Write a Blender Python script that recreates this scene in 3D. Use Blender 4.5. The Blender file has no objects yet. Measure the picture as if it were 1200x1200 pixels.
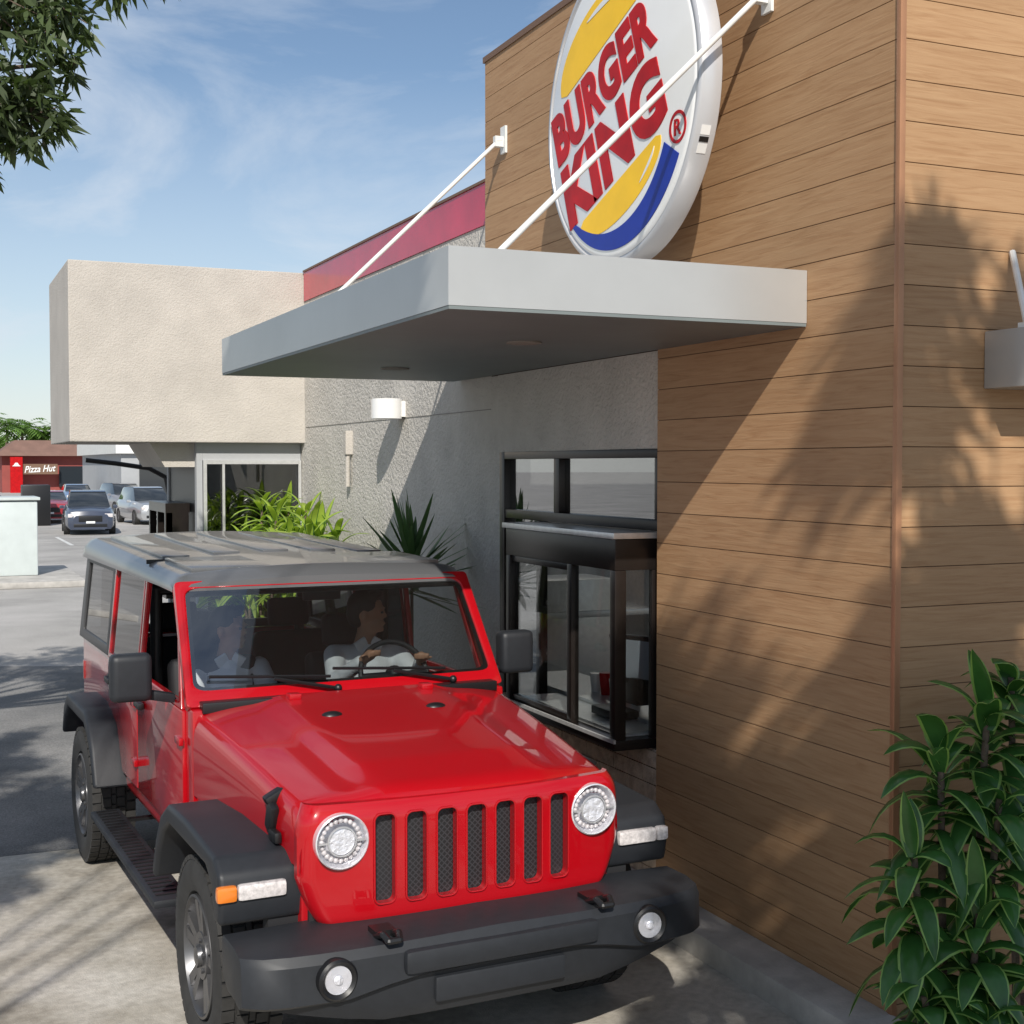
import bpy, bmesh, math, random
import numpy as np
from mathutils import Vector, Matrix, Euler
R=random.Random(7)
scene=bpy.context.scene
COL=scene.collection
I4=Matrix.Identity(4)
WM={}
rad=math.radians
# ------------------------------------------------------------ materials
def nd(nt,t,**k):
    n=nt.nodes.new(t)
    for a,b in k.items(): setattr(n,a,b)
    return n
def newmat(name,base,rough=.5,metal=0,coat=0,var=None,bump=None,emit=None,spec=.5,transl=0):
    m=bpy.data.materials.new(name); m.use_nodes=True
    nt=m.node_tree; b=nt.nodes['Principled BSDF']
    b.inputs['Base Color'].default_value=(*base,1)
    b.inputs['Roughness'].default_value=rough
    b.inputs['Metallic'].default_value=metal
    b.inputs['Coat Weight'].default_value=coat
    b.inputs['Coat Roughness'].default_value=.03
    b.inputs['Specular IOR Level'].default_value=spec
    L=nt.links.new
    tc=nd(nt,'ShaderNodeTexCoord')
    if var:
        sc,am=var[0],var[1]
        n=nd(nt,'ShaderNodeTexNoise'); n.inputs['Scale'].default_value=sc; n.inputs['Detail'].default_value=8; n.inputs['Roughness'].default_value=.6
        L(tc.outputs['Object'],n.inputs['Vector'])
        mr=nd(nt,'ShaderNodeMapRange'); mr.inputs[1].default_value=.3; mr.inputs[2].default_value=.7; mr.inputs[3].default_value=1-am; mr.inputs[4].default_value=1+am
        L(n.outputs['Fac'],mr.inputs[0])
        mx=nd(nt,'ShaderNodeVectorMath',operation='SCALE'); mx.inputs[0].default_value=base
        L(mr.outputs[0],mx.inputs['Scale']); L(mx.outputs[0],b.inputs['Base Color'])
    if bump:
        n2=nd(nt,'ShaderNodeTexNoise'); n2.inputs['Scale'].default_value=bump[0]; n2.inputs['Detail'].default_value=4
        L(tc.outputs['Object'],n2.inputs['Vector'])
        bp=nd(nt,'ShaderNodeBump'); bp.inputs['Strength'].default_value=bump[1]; bp.inputs['Distance'].default_value=bump[2]
        L(n2.outputs['Fac'],bp.inputs['Height']); L(bp.outputs[0],b.inputs['Normal'])
    if transl:
        t=nd(nt,'ShaderNodeBsdfTranslucent'); t.inputs[0].default_value=(base[0]*1.6,base[1]*1.8,base[2]*.8,1)
        ms=nd(nt,'ShaderNodeMixShader'); ms.inputs[0].default_value=transl
        L(b.outputs[0],ms.inputs[1]); L(t.outputs[0],ms.inputs[2]); L(ms.outputs[0],nt.nodes['Material Output'].inputs[0])
    return m
def glassmat(name,tint,boost=1.0,rough=0.0):
    m=bpy.data.materials.new(name); m.use_nodes=True; nt=m.node_tree
    nt.nodes.remove(nt.nodes['Principled BSDF']); L=nt.links.new
    tr=nd(nt,'ShaderNodeBsdfTransparent'); tr.inputs[0].default_value=(*tint,1)
    gl=nd(nt,'ShaderNodeBsdfGlossy'); gl.inputs['Roughness'].default_value=rough; gl.inputs[0].default_value=(1,1,1,1)
    ge=nd(nt,'ShaderNodeNewGeometry'); mr=nd(nt,'ShaderNodeMapRange'); mr.inputs[3].default_value=1.5; mr.inputs[4].default_value=1/1.5
    L(ge.outputs['Backfacing'],mr.inputs[0])
    fr=nd(nt,'ShaderNodeFresnel'); L(mr.outputs[0],fr.inputs[0])
    mu=nd(nt,'ShaderNodeMath',operation='MULTIPLY',use_clamp=True); mu.inputs[1].default_value=boost
    ms=nd(nt,'ShaderNodeMixShader')
    L(fr.outputs[0],mu.inputs[0]); L(mu.outputs[0],ms.inputs[0]); L(tr.outputs[0],ms.inputs[1]); L(gl.outputs[0],ms.inputs[2]); L(ms.outputs[0],nt.nodes['Material Output'].inputs[0])
    return m
M={}
M['red']=newmat('red_paint',(.38,.0022,.007),.30,coat=1,var=(1.5,.04),spec=.2)
M['redp']=newmat('burgundy_panel',(.50,.010,.045),.25,coat=.35,var=(2,.2))
M['plastic']=newmat('black_plastic',(.018,.020,.024),.5,var=(30,.1),bump=(600,.15,.001),spec=.4)
M['rubber']=newmat('tyre_rubber',(.026,.025,.024),.8,var=(12,.3))
M['dark']=newmat('dark_interior',(.014,.014,.016),.7)
M['black']=newmat('black',(.008,.008,.009),.4)
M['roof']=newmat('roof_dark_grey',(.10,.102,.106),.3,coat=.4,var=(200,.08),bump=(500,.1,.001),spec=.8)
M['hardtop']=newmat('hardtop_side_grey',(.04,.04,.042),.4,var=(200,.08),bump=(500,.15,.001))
M['rim']=newmat('rim_grey',(.12,.12,.125),.35,metal=.7,var=(10,.1))
M['chrome']=newmat('chrome',(.85,.85,.87),.18,metal=1)
M['lampref']=newmat('lamp_reflector',(.85,.85,.88),.22,metal=.55,bump=(30,.3,.01))
M['bronze']=newmat('bronze_frame',(.022,.017,.015),.3,metal=.4,var=(15,.15))
M['steel']=newmat('brushed_steel',(.66,.66,.65),.32,metal=.5,var=(20,.1))
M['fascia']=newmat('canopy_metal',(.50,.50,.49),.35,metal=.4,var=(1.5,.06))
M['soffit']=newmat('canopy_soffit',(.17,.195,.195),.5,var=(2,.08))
M['white']=newmat('white_plastic',(.78,.78,.77),.22,coat=.8,var=(2,.03))
M['rimgrey']=newmat('sign_rim_grey',(.56,.56,.575),.28,metal=.35,var=(2,.06))
M['whitem']=newmat('white_metal',(.7,.7,.68),.4,var=(5,.08))
M['logored']=newmat('logo_red',(.42,.004,.006),.4,coat=.08,var=(5,.25),spec=.2)
M['logoyel']=newmat('logo_yellow',(.92,.55,.01),.35,coat=.2,var=(3,.08),spec=.25)
M['logoblue']=newmat('logo_blue',(.008,.030,.30),.35,coat=.1,var=(6,.12),spec=.25)
M['lamp_red']=newmat('lamp_red',(.3,.01,.01),.2,coat=1)
M['stucco']=newmat('stucco',(.54,.51,.465),.9,var=(3,.10),bump=(38,1.0,.02))
M['stuccof']=newmat('stucco_smooth',(.48,.445,.40),.9,var=(2.5,.09),bump=(60,.7,.010))
M['groove']=newmat('groove',(.25,.235,.21),.9)
M['trim']=newmat('copper_trim',(.40,.20,.105),.4,metal=.3,var=(4,.1))
M['cap']=newmat('dark_cap',(.16,.09,.055),.6)
M['soil']=newmat('soil',(.07,.05,.035),.95,var=(8,.4),bump=(30,1,.03))
M['brick']=newmat('pale_brick',(.48,.38,.29),.9,var=(14,.3),bump=(20,.8,.02))
M['tile']=newmat('room_tile',(.50,.48,.45),.4,var=(3,.1))
M['amber']=newmat('amber_lens',(.75,.20,.02),.15,coat=1)
M['lens']=newmat('clear_lens',(.62,.58,.57),.15,coat=1,var=(60,.3))
M['led']=newmat('headlamp_inner',(.9,.9,.92),.22,metal=.4,bump=(45,.7,.02))
M['skin']=newmat('skin',(.45,.24,.15),.5,var=(8,.08))
M['shirt']=newmat('white_shirt',(.78,.79,.82),.8,var=(8,.08),bump=(25,.5,.01))
M['hair']=newmat('dark_hair',(.015,.011,.009),.6)
M['green']=newmat('transformer_green',(.52,.57,.56),.5,var=(3,.06))
M['trunk']=newmat('bark',(.12,.09,.065),.9,var=(8,.3),bump=(30,.8,.03))
M['leaf']=newmat('leaf_dark',(.060,.088,.032),.5,var=(2.2,.5),transl=.35)
M['leaff']=newmat('leaf_far',(.11,.20,.04),.6,var=(.5,.5),transl=.3)
M['dleaf']=newmat('plant_leaf',(.042,.125,.030),.25,var=(6,.4),transl=.25)
M['dmarg']=newmat('plant_leaf_margin',(.22,.36,.09),.3,var=(8,.3),transl=.25)
M['yleaf']=newmat('plant_leaf_yellow',(.30,.40,.06),.4,var=(4,.35),transl=.35)
M['agave']=newmat('spiky_leaf',(.08,.15,.06),.4,var=(5,.3),transl=.15)
M['grey']=newmat('grey_wall',(.36,.37,.38),.8,var=(1,.06))
M['brownr']=newmat('brown_roof',(.19,.11,.085),.8,var=(1,.15))
M['redwall']=newmat('red_wall',(.28,.06,.05),.7,var=(1,.1))
M['kerb']=newmat('kerb_concrete',(.42,.40,.37),.9,var=(4,.25),bump=(60,.4,.01))
M['wline']=newmat('white_paint',(.6,.6,.58),.7,var=(5,.25))
M['wsglass']=glassmat('windshield_glass',(.60,.64,.64),5.0)
M['glassd']=glassmat('dark_glass',(.10,.11,.12),1.1)
M['glassw']=glassmat('window_glass',(.45,.47,.48),3.0)
M['glassb2']=glassmat('bay_glass',(.86,.88,.88),1.0)
M['glassh']=glassmat('headlamp_glass',(.95,.95,.97),1.5)
M['screen']=newmat('screen_grey',(.25,.27,.3),.2)
def grille_mat():
    m=newmat('grille_mesh',(.01,.01,.01),.5); nt=m.node_tree; L=nt.links.new; b=nt.nodes['Principled BSDF']
    tc=nt.nodes['Texture Coordinate']; mp=nd(nt,'ShaderNodeMapping'); mp.inputs['Scale'].default_value=(60,1,60)
    v=nd(nt,'ShaderNodeTexVoronoi',feature='DISTANCE_TO_EDGE'); v.inputs['Scale'].default_value=1; v.inputs['Randomness'].default_value=.0
    mp.inputs['Rotation'].default_value=(0,rad(45),0)
    L(tc.outputs['Object'],mp.inputs[0]); L(mp.outputs[0],v.inputs['Vector'])
    r=nd(nt,'ShaderNodeValToRGB'); r.color_ramp.elements[0].position=.1; r.color_ramp.elements[0].color=(.030,.030,.034,1); r.color_ramp.elements[1].position=.2; r.color_ramp.elements[1].color=(.001,.001,.001,1)
    L(v.outputs['Distance'],r.inputs[0]); L(r.outputs[0],b.inputs['Base Color']); return m
M['mesh']=grille_mat()
def wood_mat():
    m=newmat('wood_siding',(.4,.22,.11),.6,spec=.3); nt=m.node_tree; L=nt.links.new; b=nt.nodes['Principled BSDF']
    tc=nt.nodes['Texture Coordinate']; sp=nd(nt,'ShaderNodeSeparateXYZ'); L(tc.outputs['Object'],sp.inputs[0])
    dv=nd(nt,'ShaderNodeMath',operation='DIVIDE'); dv.inputs[1].default_value=.165; L(sp.outputs[2],dv.inputs[0])
    fl=nd(nt,'ShaderNodeMath',operation='FLOOR'); L(dv.outputs[0],fl.inputs[0])
    wn=nd(nt,'ShaderNodeTexWhiteNoise',noise_dimensions='1D'); L(fl.outputs[0],wn.inputs['W'])
    mp=nd(nt,'ShaderNodeMapping'); mp.inputs['Scale'].default_value=(1.3,1.3,20)
    L(tc.outputs['Object'],mp.inputs[0])
    ad=nd(nt,'ShaderNodeVectorMath',operation='MULTIPLY_ADD'); ad.inputs[1].default_value=(40,40,40)
    L(wn.outputs['Color'],ad.inputs[0]); L(mp.outputs[0],ad.inputs[2])
    n=nd(nt,'ShaderNodeTexNoise'); n.inputs['Scale'].default_value=2.4; n.inputs['Detail'].default_value=7; n.inputs['Roughness'].default_value=.55; n.inputs['Distortion'].default_value=1.0
    L(ad.outputs[0],n.inputs['Vector'])
    r=nd(nt,'ShaderNodeValToRGB'); e=r.color_ramp.elements
    e[0].position=.28; e[0].color=(.325,.180,.088,1); e[1].position=.72; e[1].color=(.425,.262,.140,1)
    x=e.new(.48); x.color=(.385,.228,.118,1)
    L(n.outputs['Fac'],r.inputs[0])
    mr=nd(nt,'ShaderNodeMapRange'); mr.inputs[3].default_value=.92; mr.inputs[4].default_value=1.06; L(wn.outputs['Value'],mr.inputs[0])
    ml=nd(nt,'ShaderNodeVectorMath',operation='SCALE'); L(r.outputs[0],ml.inputs[0]); L(mr.outputs[0],ml.inputs['Scale']); L(ml.outputs[0],b.inputs['Base Color'])
    bp=nd(nt,'ShaderNodeBump'); bp.inputs['Strength'].default_value=.4; bp.inputs['Distance'].default_value=.005
    L(n.outputs['Fac'],bp.inputs['Height']); L(bp.outputs[0],b.inputs['Normal']); return m
M['wood']=wood_mat()
M['seam']=newmat('wood_seam',(.12,.06,.03),.8)
def ground_mat(name,c0,c1,c2,s1,s2,bs,bstr,lo=.72,hi=1.25):
    m=newmat(name,c1,.9); nt=m.node_tree; L=nt.links.new; b=nt.nodes['Principled BSDF']; tc=nt.nodes['Texture Coordinate']
    n=nd(nt,'ShaderNodeTexNoise'); n.inputs['Scale'].default_value=s1; n.inputs['Detail'].default_value=10; n.inputs['Roughness'].default_value=.65; L(tc.outputs['Object'],n.inputs['Vector'])
    r=nd(nt,'ShaderNodeValToRGB'); e=r.color_ramp.elements; e[0].position=.34; e[0].color=(*c0,1); e[1].position=.64; e[1].color=(*c2,1); x=e.new(.48); x.color=(*c1,1)
    L(n.outputs['Fac'],r.inputs[0])
    n2=nd(nt,'ShaderNodeTexNoise'); n2.inputs['Scale'].default_value=s2; n2.inputs['Detail'].default_value=3; L(tc.outputs['Object'],n2.inputs['Vector'])
    mr=nd(nt,'ShaderNodeMapRange'); mr.inputs[1].default_value=.3; mr.inputs[2].default_value=.7; mr.inputs[3].default_value=lo; mr.inputs[4].default_value=hi; L(n2.outputs['Fac'],mr.inputs[0])
    ml=nd(nt,'ShaderNodeVectorMath',operation='SCALE'); L(r.outputs[0],ml.inputs[0]); L(mr.outputs[0],ml.inputs['Scale']); L(ml.outputs[0],b.inputs['Base Color'])
    bp=nd(nt,'ShaderNodeBump'); bp.inputs['Strength'].default_value=bstr; bp.inputs['Distance'].default_value=.01
    n3=nd(nt,'ShaderNodeTexNoise'); n3.inputs['Scale'].default_value=bs; L(tc.outputs['Object'],n3.inputs['Vector'])
    L(n3.outputs['Fac'],bp.inputs['Height']); L(bp.outputs[0],b.inputs['Normal']); return m
M['asphalt']=ground_mat('asphalt',(.27,.26,.245),(.36,.345,.325),(.44,.42,.40),.35,60,90,.5)
M['asphaltd']=ground_mat('asphalt_near',(.11,.11,.11),(.17,.168,.165),(.25,.243,.235),.5,60,90,.6)
M['slab']=ground_mat('concrete_slab',(.17,.145,.11),(.36,.33,.28),(.52,.49,.44),.9,26,120,.35,.85,1.12)

# ------------------------------------------------------------ mesh helpers
def finish(o,parent,W,label,cat,extra):
    COL.objects.link(o)
    if parent is not None:
        o.parent=parent
        if W: o.matrix_basis=WM[parent.name].inverted(); WM[o.name]=I4.copy()
        else: WM[o.name]=WM[parent.name].copy()
    else: WM[o.name]=o.matrix_basis.copy()
    if label: o['label']=label
    if cat: o['category']=cat
    for k,v in extra.items(): o[k]=v
    return o
def empty(name,loc,label,cat,rz=0,sc=1,**ex):
    o=bpy.data.objects.new(name,None); o.empty_display_size=.2
    o.matrix_basis=Matrix.Translation(loc)@Matrix.Rotation(rz,4,'Z')@Matrix.Scale(sc,4)
    return finish(o,None,False,label,cat,ex)
class MB:
    def __init__(s): s.v=[]; s.f=[]; s.m=[]
    def add(s,v,f,mi=0,X=None):
        b=len(s.v)
        if X is not None: v=[X@Vector(p) for p in v]
        s.v+= [tuple(p) for p in v]; s.f+=[tuple(b+i for i in q) for q in f]; s.m+=[mi]*len(f); return s
    def box(s,a,b,mi=0,X=None):
        x0,y0,z0=a; x1,y1,z1=b
        v=[(x0,y0,z0),(x1,y0,z0),(x1,y1,z0),(x0,y1,z0),(x0,y0,z1),(x1,y0,z1),(x1,y1,z1),(x0,y1,z1)]
        return s.add(v,[(0,3,2,1),(4,5,6,7),(0,1,5,4),(1,2,6,5),(2,3,7,6),(3,0,4,7)],mi,X)
    def cbox(s,c,d,mi=0,rot=(0,0,0)):
        X=Matrix.Translation(c)@Euler(rot).to_matrix().to_4x4()
        return s.box((-d[0]/2,-d[1]/2,-d[2]/2),(d[0]/2,d[1]/2,d[2]/2),mi,X)
    def cyl(s,p0,p1,r0,r1=None,n=16,mi=0,caps=True):
        if r1 is None: r1=r0
        p0=Vector(p0); p1=Vector(p1); d=(p1-p0).normalized(); u=d.orthogonal().normalized(); w=d.cross(u)
        v=[];f=[]
        for p,r in((p0,r0),(p1,r1)):
            for i in range(n):
                a=2*math.pi*i/n; v.append(p+u*math.cos(a)*r+w*math.sin(a)*r)
        for i in range(n): f.append((i,(i+1)%n,n+(i+1)%n,n+i))
        if caps: f.append(tuple(range(n-1,-1,-1))); f.append(tuple(range(n,2*n)))
        return s.add(v,f,mi)
    def tube(s,pts,r,n=8,mi=0):
        for a,b in zip(pts[:-1],pts[1:]): s.cyl(a,b,r,r,n,mi)
        for p in pts[1:-1]: s.sph(p,r*1.0,n,max(4,n//2),mi)
        return s
    def sph(s,c,r,n=12,k=8,mi=0,X=None):
        if not hasattr(r,'__len__'): r=(r,r,r)
        v=[(c[0],c[1],c[2]-r[2])];f=[]
        for j in range(1,k):
            t=math.pi*j/k
            for i in range(n):
                a=2*math.pi*i/n; v.append((c[0]+r[0]*math.sin(t)*math.cos(a),c[1]+r[1]*math.sin(t)*math.sin(a),c[2]-r[2]*math.cos(t)))
        v.append((c[0],c[1],c[2]+r[2]))
        for i in range(n): f.append((0,1+(i+1)%n,1+i))
        for j in range(k-2):
            for i in range(n): f.append((1+j*n+i,1+j*n+(i+1)%n,1+(j+1)*n+(i+1)%n,1+(j+1)*n+i))
        t=len(v)-1;b=1+(k-2)*n
        for i in range(n): f.append((b+i,b+(i+1)%n,t))
        return s.add(v,f,mi,X)
    def lathe(s,prof,n=32,mi=0,X=None,closed=False,cap=False):
        v=[];f=[];k=len(prof)
        for i in range(n):
            a=2*math.pi*i/n
            for (x,r) in prof: v.append((x,r*math.cos(a),r*math.sin(a)))
        kk=k if closed else k-1
        for i in range(n):
            for j in range(kk):
                f.append((i*k+j,i*k+(j+1)%k,((i+1)%n)*k+(j+1)%k,((i+1)%n)*k+j))
        if cap:
            f.append(tuple(i*k for i in range(n-1,-1,-1))); f.append(tuple(i*k+k-1 for i in range(n)))
        return s.add(v,f,mi,X)
    def prismx(s,poly,x0,x1,mi=0):
        n=len(poly); v=[(x0,y,z) for y,z in poly]+[(x1,y,z) for y,z in poly]
        f=[tuple(range(n)),tuple(range(2*n-1,n-1,-1))]+[(i,i+n,(i+1)%n+n,(i+1)%n) for i in range(n)]
        return s.add(v,f,mi)
    def grid(s,P,mi=0):
        nj=len(P);ni=len(P[0]); v=[p for r in P for p in r]
        return s.add(v,[(j*ni+i,j*ni+i+1,(j+1)*ni+i+1,(j+1)*ni+i) for j in range(nj-1) for i in range(ni-1)],mi)
    def ring(s,outer,inner,F,th,mi=0):
        n=len(outer); v=[F(a,b,0) for a,b in outer]+[F(a,b,0) for a,b in inner]+[F(a,b,th) for a,b in outer]+[F(a,b,th) for a,b in inner]
        f=[]
        for i in range(n):
            j=(i+1)%n
            f+=[(i,j,n+j,n+i),(2*n+j,2*n+i,3*n+i,3*n+j),(j,i,2*n+i,2*n+j),(n+i,n+j,3*n+j,3*n+i)]
        return s.add(v,f,mi)
    def obj(s,name,mats,parent=None,W=False,bevel=0,seg=2,smooth=True,ang=38,label=None,cat=None,recalc=True,merge=0,X=None,**ex):
        me=bpy.data.meshes.new(name); me.from_pydata(s.v,[],s.f)
        if not isinstance(mats,(list,tuple)): mats=[mats]
        for m in mats: me.materials.append(M[m])
        me.polygons.foreach_set('material_index',s.m)
        if bevel or recalc or merge:
            bm=bmesh.new(); bm.from_mesh(me)
            if merge: bmesh.ops.remove_doubles(bm,verts=bm.verts,dist=merge)
            if recalc: bmesh.ops.recalc_face_normals(bm,faces=bm.faces)
            if bevel:
                ed=[e for e in bm.edges if len(e.link_faces)==2 and e.calc_face_angle(0)>rad(28)]
                bmesh.ops.bevel(bm,geom=ed,offset=bevel,segments=seg,affect='EDGES',profile=.6,clamp_overlap=True)
            bm.to_mesh(me); bm.free()
        if smooth:
            me.polygons.foreach_set('use_smooth',[True]*len(me.polygons)); me.set_sharp_from_angle(angle=rad(ang))
        me.update()
        o=bpy.data.objects.new(name,me)
        if X is not None: o.matrix_basis=X
        return finish(o,parent,W,label,cat,ex)
def box(name,a,b,mat,parent=None,W=True,bevel=0,**k): return MB().box(a,b).obj(name,mat,parent,W if parent else False,bevel,**k)
def evalmesh(o):
    bpy.context.view_layer.update()
    dg=bpy.context.evaluated_depsgraph_get(); return bpy.data.meshes.new_from_object(o.evaluated_get(dg))
def boolean_cut(o,cut):
    c=bpy.data.objects.new('tmpcut',cut); c.matrix_basis=WM[o.name]; COL.objects.link(c)
    md=o.modifiers.new('b','BOOLEAN'); md.object=c; md.operation='DIFFERENCE'; md.solver='EXACT'
    me=evalmesh(o); o.modifiers.clear(); o.data=me; bpy.data.objects.remove(c)
    me.polygons.foreach_set('use_smooth',[True]*len(me.polygons)); me.set_sharp_from_angle(angle=rad(35))
def meshof(mb):
    me=bpy.data.meshes.new('tmp'); me.from_pydata(mb.v,[],mb.f); bm=bmesh.new(); bm.from_mesh(me); bmesh.ops.recalc_face_normals(bm,faces=bm.faces); bm.to_mesh(me); bm.free(); return me
def text(name,body,mat,parent,u,v,ang,w,h,base,W=True,bold=.03,ext=.02,shear=0):
    c=bpy.data.curves.new('t','FONT'); c.body=body; c.size=1; c.offset=bold; c.extrude=ext; c.align_x='CENTER'; c.space_character=1.0+bold*1.2; c.resolution_u=6; c.shear=shear
    o=bpy.data.objects.new('t',c); COL.objects.link(o); me=evalmesh(o); bpy.data.objects.remove(o)
    co=np.array([x.co[:] for x in me.vertices]); mn=co.min(0); mx=co.max(0)
    X=base@Matrix.Translation((u,v,0))@Matrix.Rotation(ang,4,'Z')@Matrix.Diagonal((w/(mx[0]-mn[0]),h/(mx[1]-mn[1]),.13,1))@Matrix.Translation((-(mn[0]+mx[0])/2,-(mn[1]+mx[1])/2,-mn[2]))
    me.transform(X); me.materials.clear(); me.materials.append(M[mat])
    o=bpy.data.objects.new(name,me); return finish(o,parent,W,None,None,{})

# ------------------------------------------------------------ ground
MB().add([(-300,-80,0),(300,-80,0),(300,400,0),(-300,400,0)],[(0,1,2,3)]).obj('ground','asphalt',smooth=False,kind='structure')
MB().add([(-9,8.72,.004),(3.45,8.72,.004),(3.45,16,.004),(-9,21,.004)],[(0,1,2,3)]).obj('driveway_asphalt','asphaltd',smooth=False,kind='structure')
mb=MB()
for x0,x1 in((-4.6,-.36),(-.35,3.45)):
    for y0,y1 in((-8,-.6),(-.59,4.1),(4.11,8.7)): mb.add([(x0,y0,.008),(x1,y0,.008),(x1,y1,.008),(x0,y1,.008)],[(0,1,2,3)])
mb.obj('driveway','slab',smooth=False,kind='structure')
box('kerb',(3.42,-6,0),(3.66,19,.13),'kerb',bevel=.02,kind='structure')
mb=MB().box((3.66,-6,0),(9,4.37,.11)); mb.obj('planting_bed','soil',smooth=False,kind='structure')
mb=MB()
for i in range(9): mb.add([(1.5+i*2.6,42,.004),(1.62+i*2.6,42,.004),(1.62+i*2.6,47,.004),(1.5+i*2.6,47,.004)],[(0,1,2,3)])
mb.obj('parking_lines','wline',smooth=False,kind='structure')
box('traffic_island',(-4,27.6,0),(3.0,32,.13),'kerb',bevel=.03,kind='structure')

# ------------------------------------------------------------ building
B=empty('restaurant_building',(3.65,4.39,0),'fast food restaurant with wood-plank tower and grey stucco walls','building')
def planks(name,a0,a1,z0,z1,plane,axis):
    mb=MB(); k=math.floor(z0/.165); z=k*.165
    while z<z1-.001:
        lo=max(z+.002,z0); hi=min(z+.165-.002,z1)
        if hi-lo>.01:
            if axis=='x': mb.box((plane,a0,lo),(plane+.02,a1,hi))
            else: mb.box((a0,plane,lo),(a1,plane+.02,hi))
        z+=.165
    if axis=='x': mb.box((plane+.006,a0+.002,z0),(plane+.09,a1-.002,z1-.01),1)
    else: mb.box((a0+.002,plane+.006,z0),(a1-.002,plane+.07,z1-.01),1)
    return mb.obj(name,['wood','seam'],B,True,bevel=0,smooth=False)
planks('wood_wall',4.40,6.33,.0,5.2,3.65,'x')
planks('wood_wall',6.331,8.74,3.03,5.2,3.65,'x')
planks('wood_wall',3.672,7.6,.0,5.2,4.385,'y')
MB().box((3.641,4.376,0),(3.671,4.404,5.22)).obj('corner_trim','trim',B,True,bevel=.005)
MB().box((3.64,4.42,5.2),(3.8,8.76,5.24)).box((3.64,4.36,5.2),(7.62,4.5,5.241)).obj('roof_cap','cap',B,True)
box('tower_core',(3.745,4.46,2.62),(7.6,8.735,5.19),'stuccof',B,smooth=False)
box('tower_core',(3.745,4.46,0),(7.6,6.32,2.618),'stuccof',B,smooth=False)
MB().box((3.662,6.335,2.49),(3.742,8.54,3.018)).box((3.70,8.541,0),(3.743,8.738,3.02)).obj('window_surround','stucco',B,True,smooth=False)
mb=MB()
for k in range(9):
    for j in range(8):
        y0=6.335+(j-.5*(k%2))*.34; y1=y0+.332; y0=max(y0,6.335); y1=min(y1,8.5)
        if y1>y0: mb.box((3.66,y0,k*.093),(3.90,y1,k*.093+.086))
mb.box((3.672,6.336,0),(3.89,8.499,.84)); mb.obj('brick_base','brick',B,True,smooth=False)
box('far_wall',(3.70,8.742,0),(4.0,19,4.10),'stucco',B,smooth=False)
MB().box((3.696,8.75,2.79),(3.699,13.7,2.796)).obj('wall_joint','groove',B,True,smooth=False)
box('parapet_band',(3.69,8.742,4.102),(4.0,13.74,4.40),'redp',B)
box('parapet_cap',(3.68,8.75,4.40),(4.02,13.74,4.42),'cap',B)
# flat roof with an added, unseen opening so sun brightens the room inside
MB().box((4.02,13.2,3.9),(11,19,4.0)).box((8.6,8.75,3.9),(11,13.199,4.0)).box((4.02,8.75,3.9),(8.599,11.2,4.0)).obj('flat_roof','grey',B,True,smooth=False)
box('room_floor',(3.95,6.33,0),(9.4,13.4,.25),'tile',B,smooth=False)
MB().box((4.01,13.41,0),(9.5,13.55,3.89)).box((9.41,5,0),(9.55,13.4,3.89)).obj('room_wall','tile',B,True,smooth=False)
mb=MB()
for k in range(3): mb.box((5.2+k*1.1,11.0,.25),(5.9+k*1.1,11.6,1.35+.3*(k%2)))
mb.box((4.6,10.98,1.0),(8.4,11.7,1.06)).obj('kitchen_equipment','steel',B,True,bevel=.01)
# portal block
box('overhang_block',(1.35,13.76,2.63),(4.0,15.8,4.40),'stuccof',B,bevel=.01,smooth=False)
MB().box((2.6,13.9,0),(2.66,14.0,2.629)).box((2.6,14.001,0),(2.7,15.6,.7)).box((2.6,14.001,2.45),(2.7,15.6,2.629)).box((2.661,13.9,2.45),(3.69,14.0,2.629)).box((2.661,13.9,0),(3.69,14.0,.7)).box((2.6,15.6,0),(3.7,15.7,2.62)).obj('booth_wall','grey',B,True,smooth=False)
MB().add([(2.15,14.0,2.629),(2.6,14.0,2.629),(2.6,14.0,2.38),(2.3,14.0,2.38),(2.15,15.5,2.629),(2.6,15.5,2.629),(2.6,15.5,2.38),(2.3,15.5,2.38)],[(0,1,2,3),(7,6,5,4),(0,4,5,1),(1,5,6,2),(2,6,7,3),(3,7,4,0)]).obj('booth_beam','stuccof',B,True,smooth=False)
wf=MB()
for a,b in(((2.665,13.87,.7),(2.70,13.9,2.45)),((3.66,13.87,.7),(3.69,13.9,2.45)),((2.701,13.87,2.41),(3.659,13.9,2.45)),((2.701,13.87,.7),(3.659,13.9,.74)),((2.86,13.872,.741),(2.885,13.9,2.409))): wf.box(a,b)
wf=wf.obj('booth_window','steel',B,True)
box('window_pane',(2.69,13.92,.73),(3.67,13.925,2.42),'glassw',wf,smooth=False)
box('booth_dark_sheet',(2.62,14.01,.701),(2.68,15.59,2.449),'black',B,smooth=False)  # black sheet painted as the darkness of the booth's side opening
mb=MB().box((2.35,14.3,1.0),(2.60,15.4,1.1)).box((2.35,14.3,1.9),(2.60,15.4,2.0))
for y in(14.3,14.8,15.33): mb.box((2.35,y,1.1),(2.42,y+.07,1.9))
mb.box((2.36,14.3,1.1),(2.59,14.33,1.9)).obj('pay_window','bronze',B,True)
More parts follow.
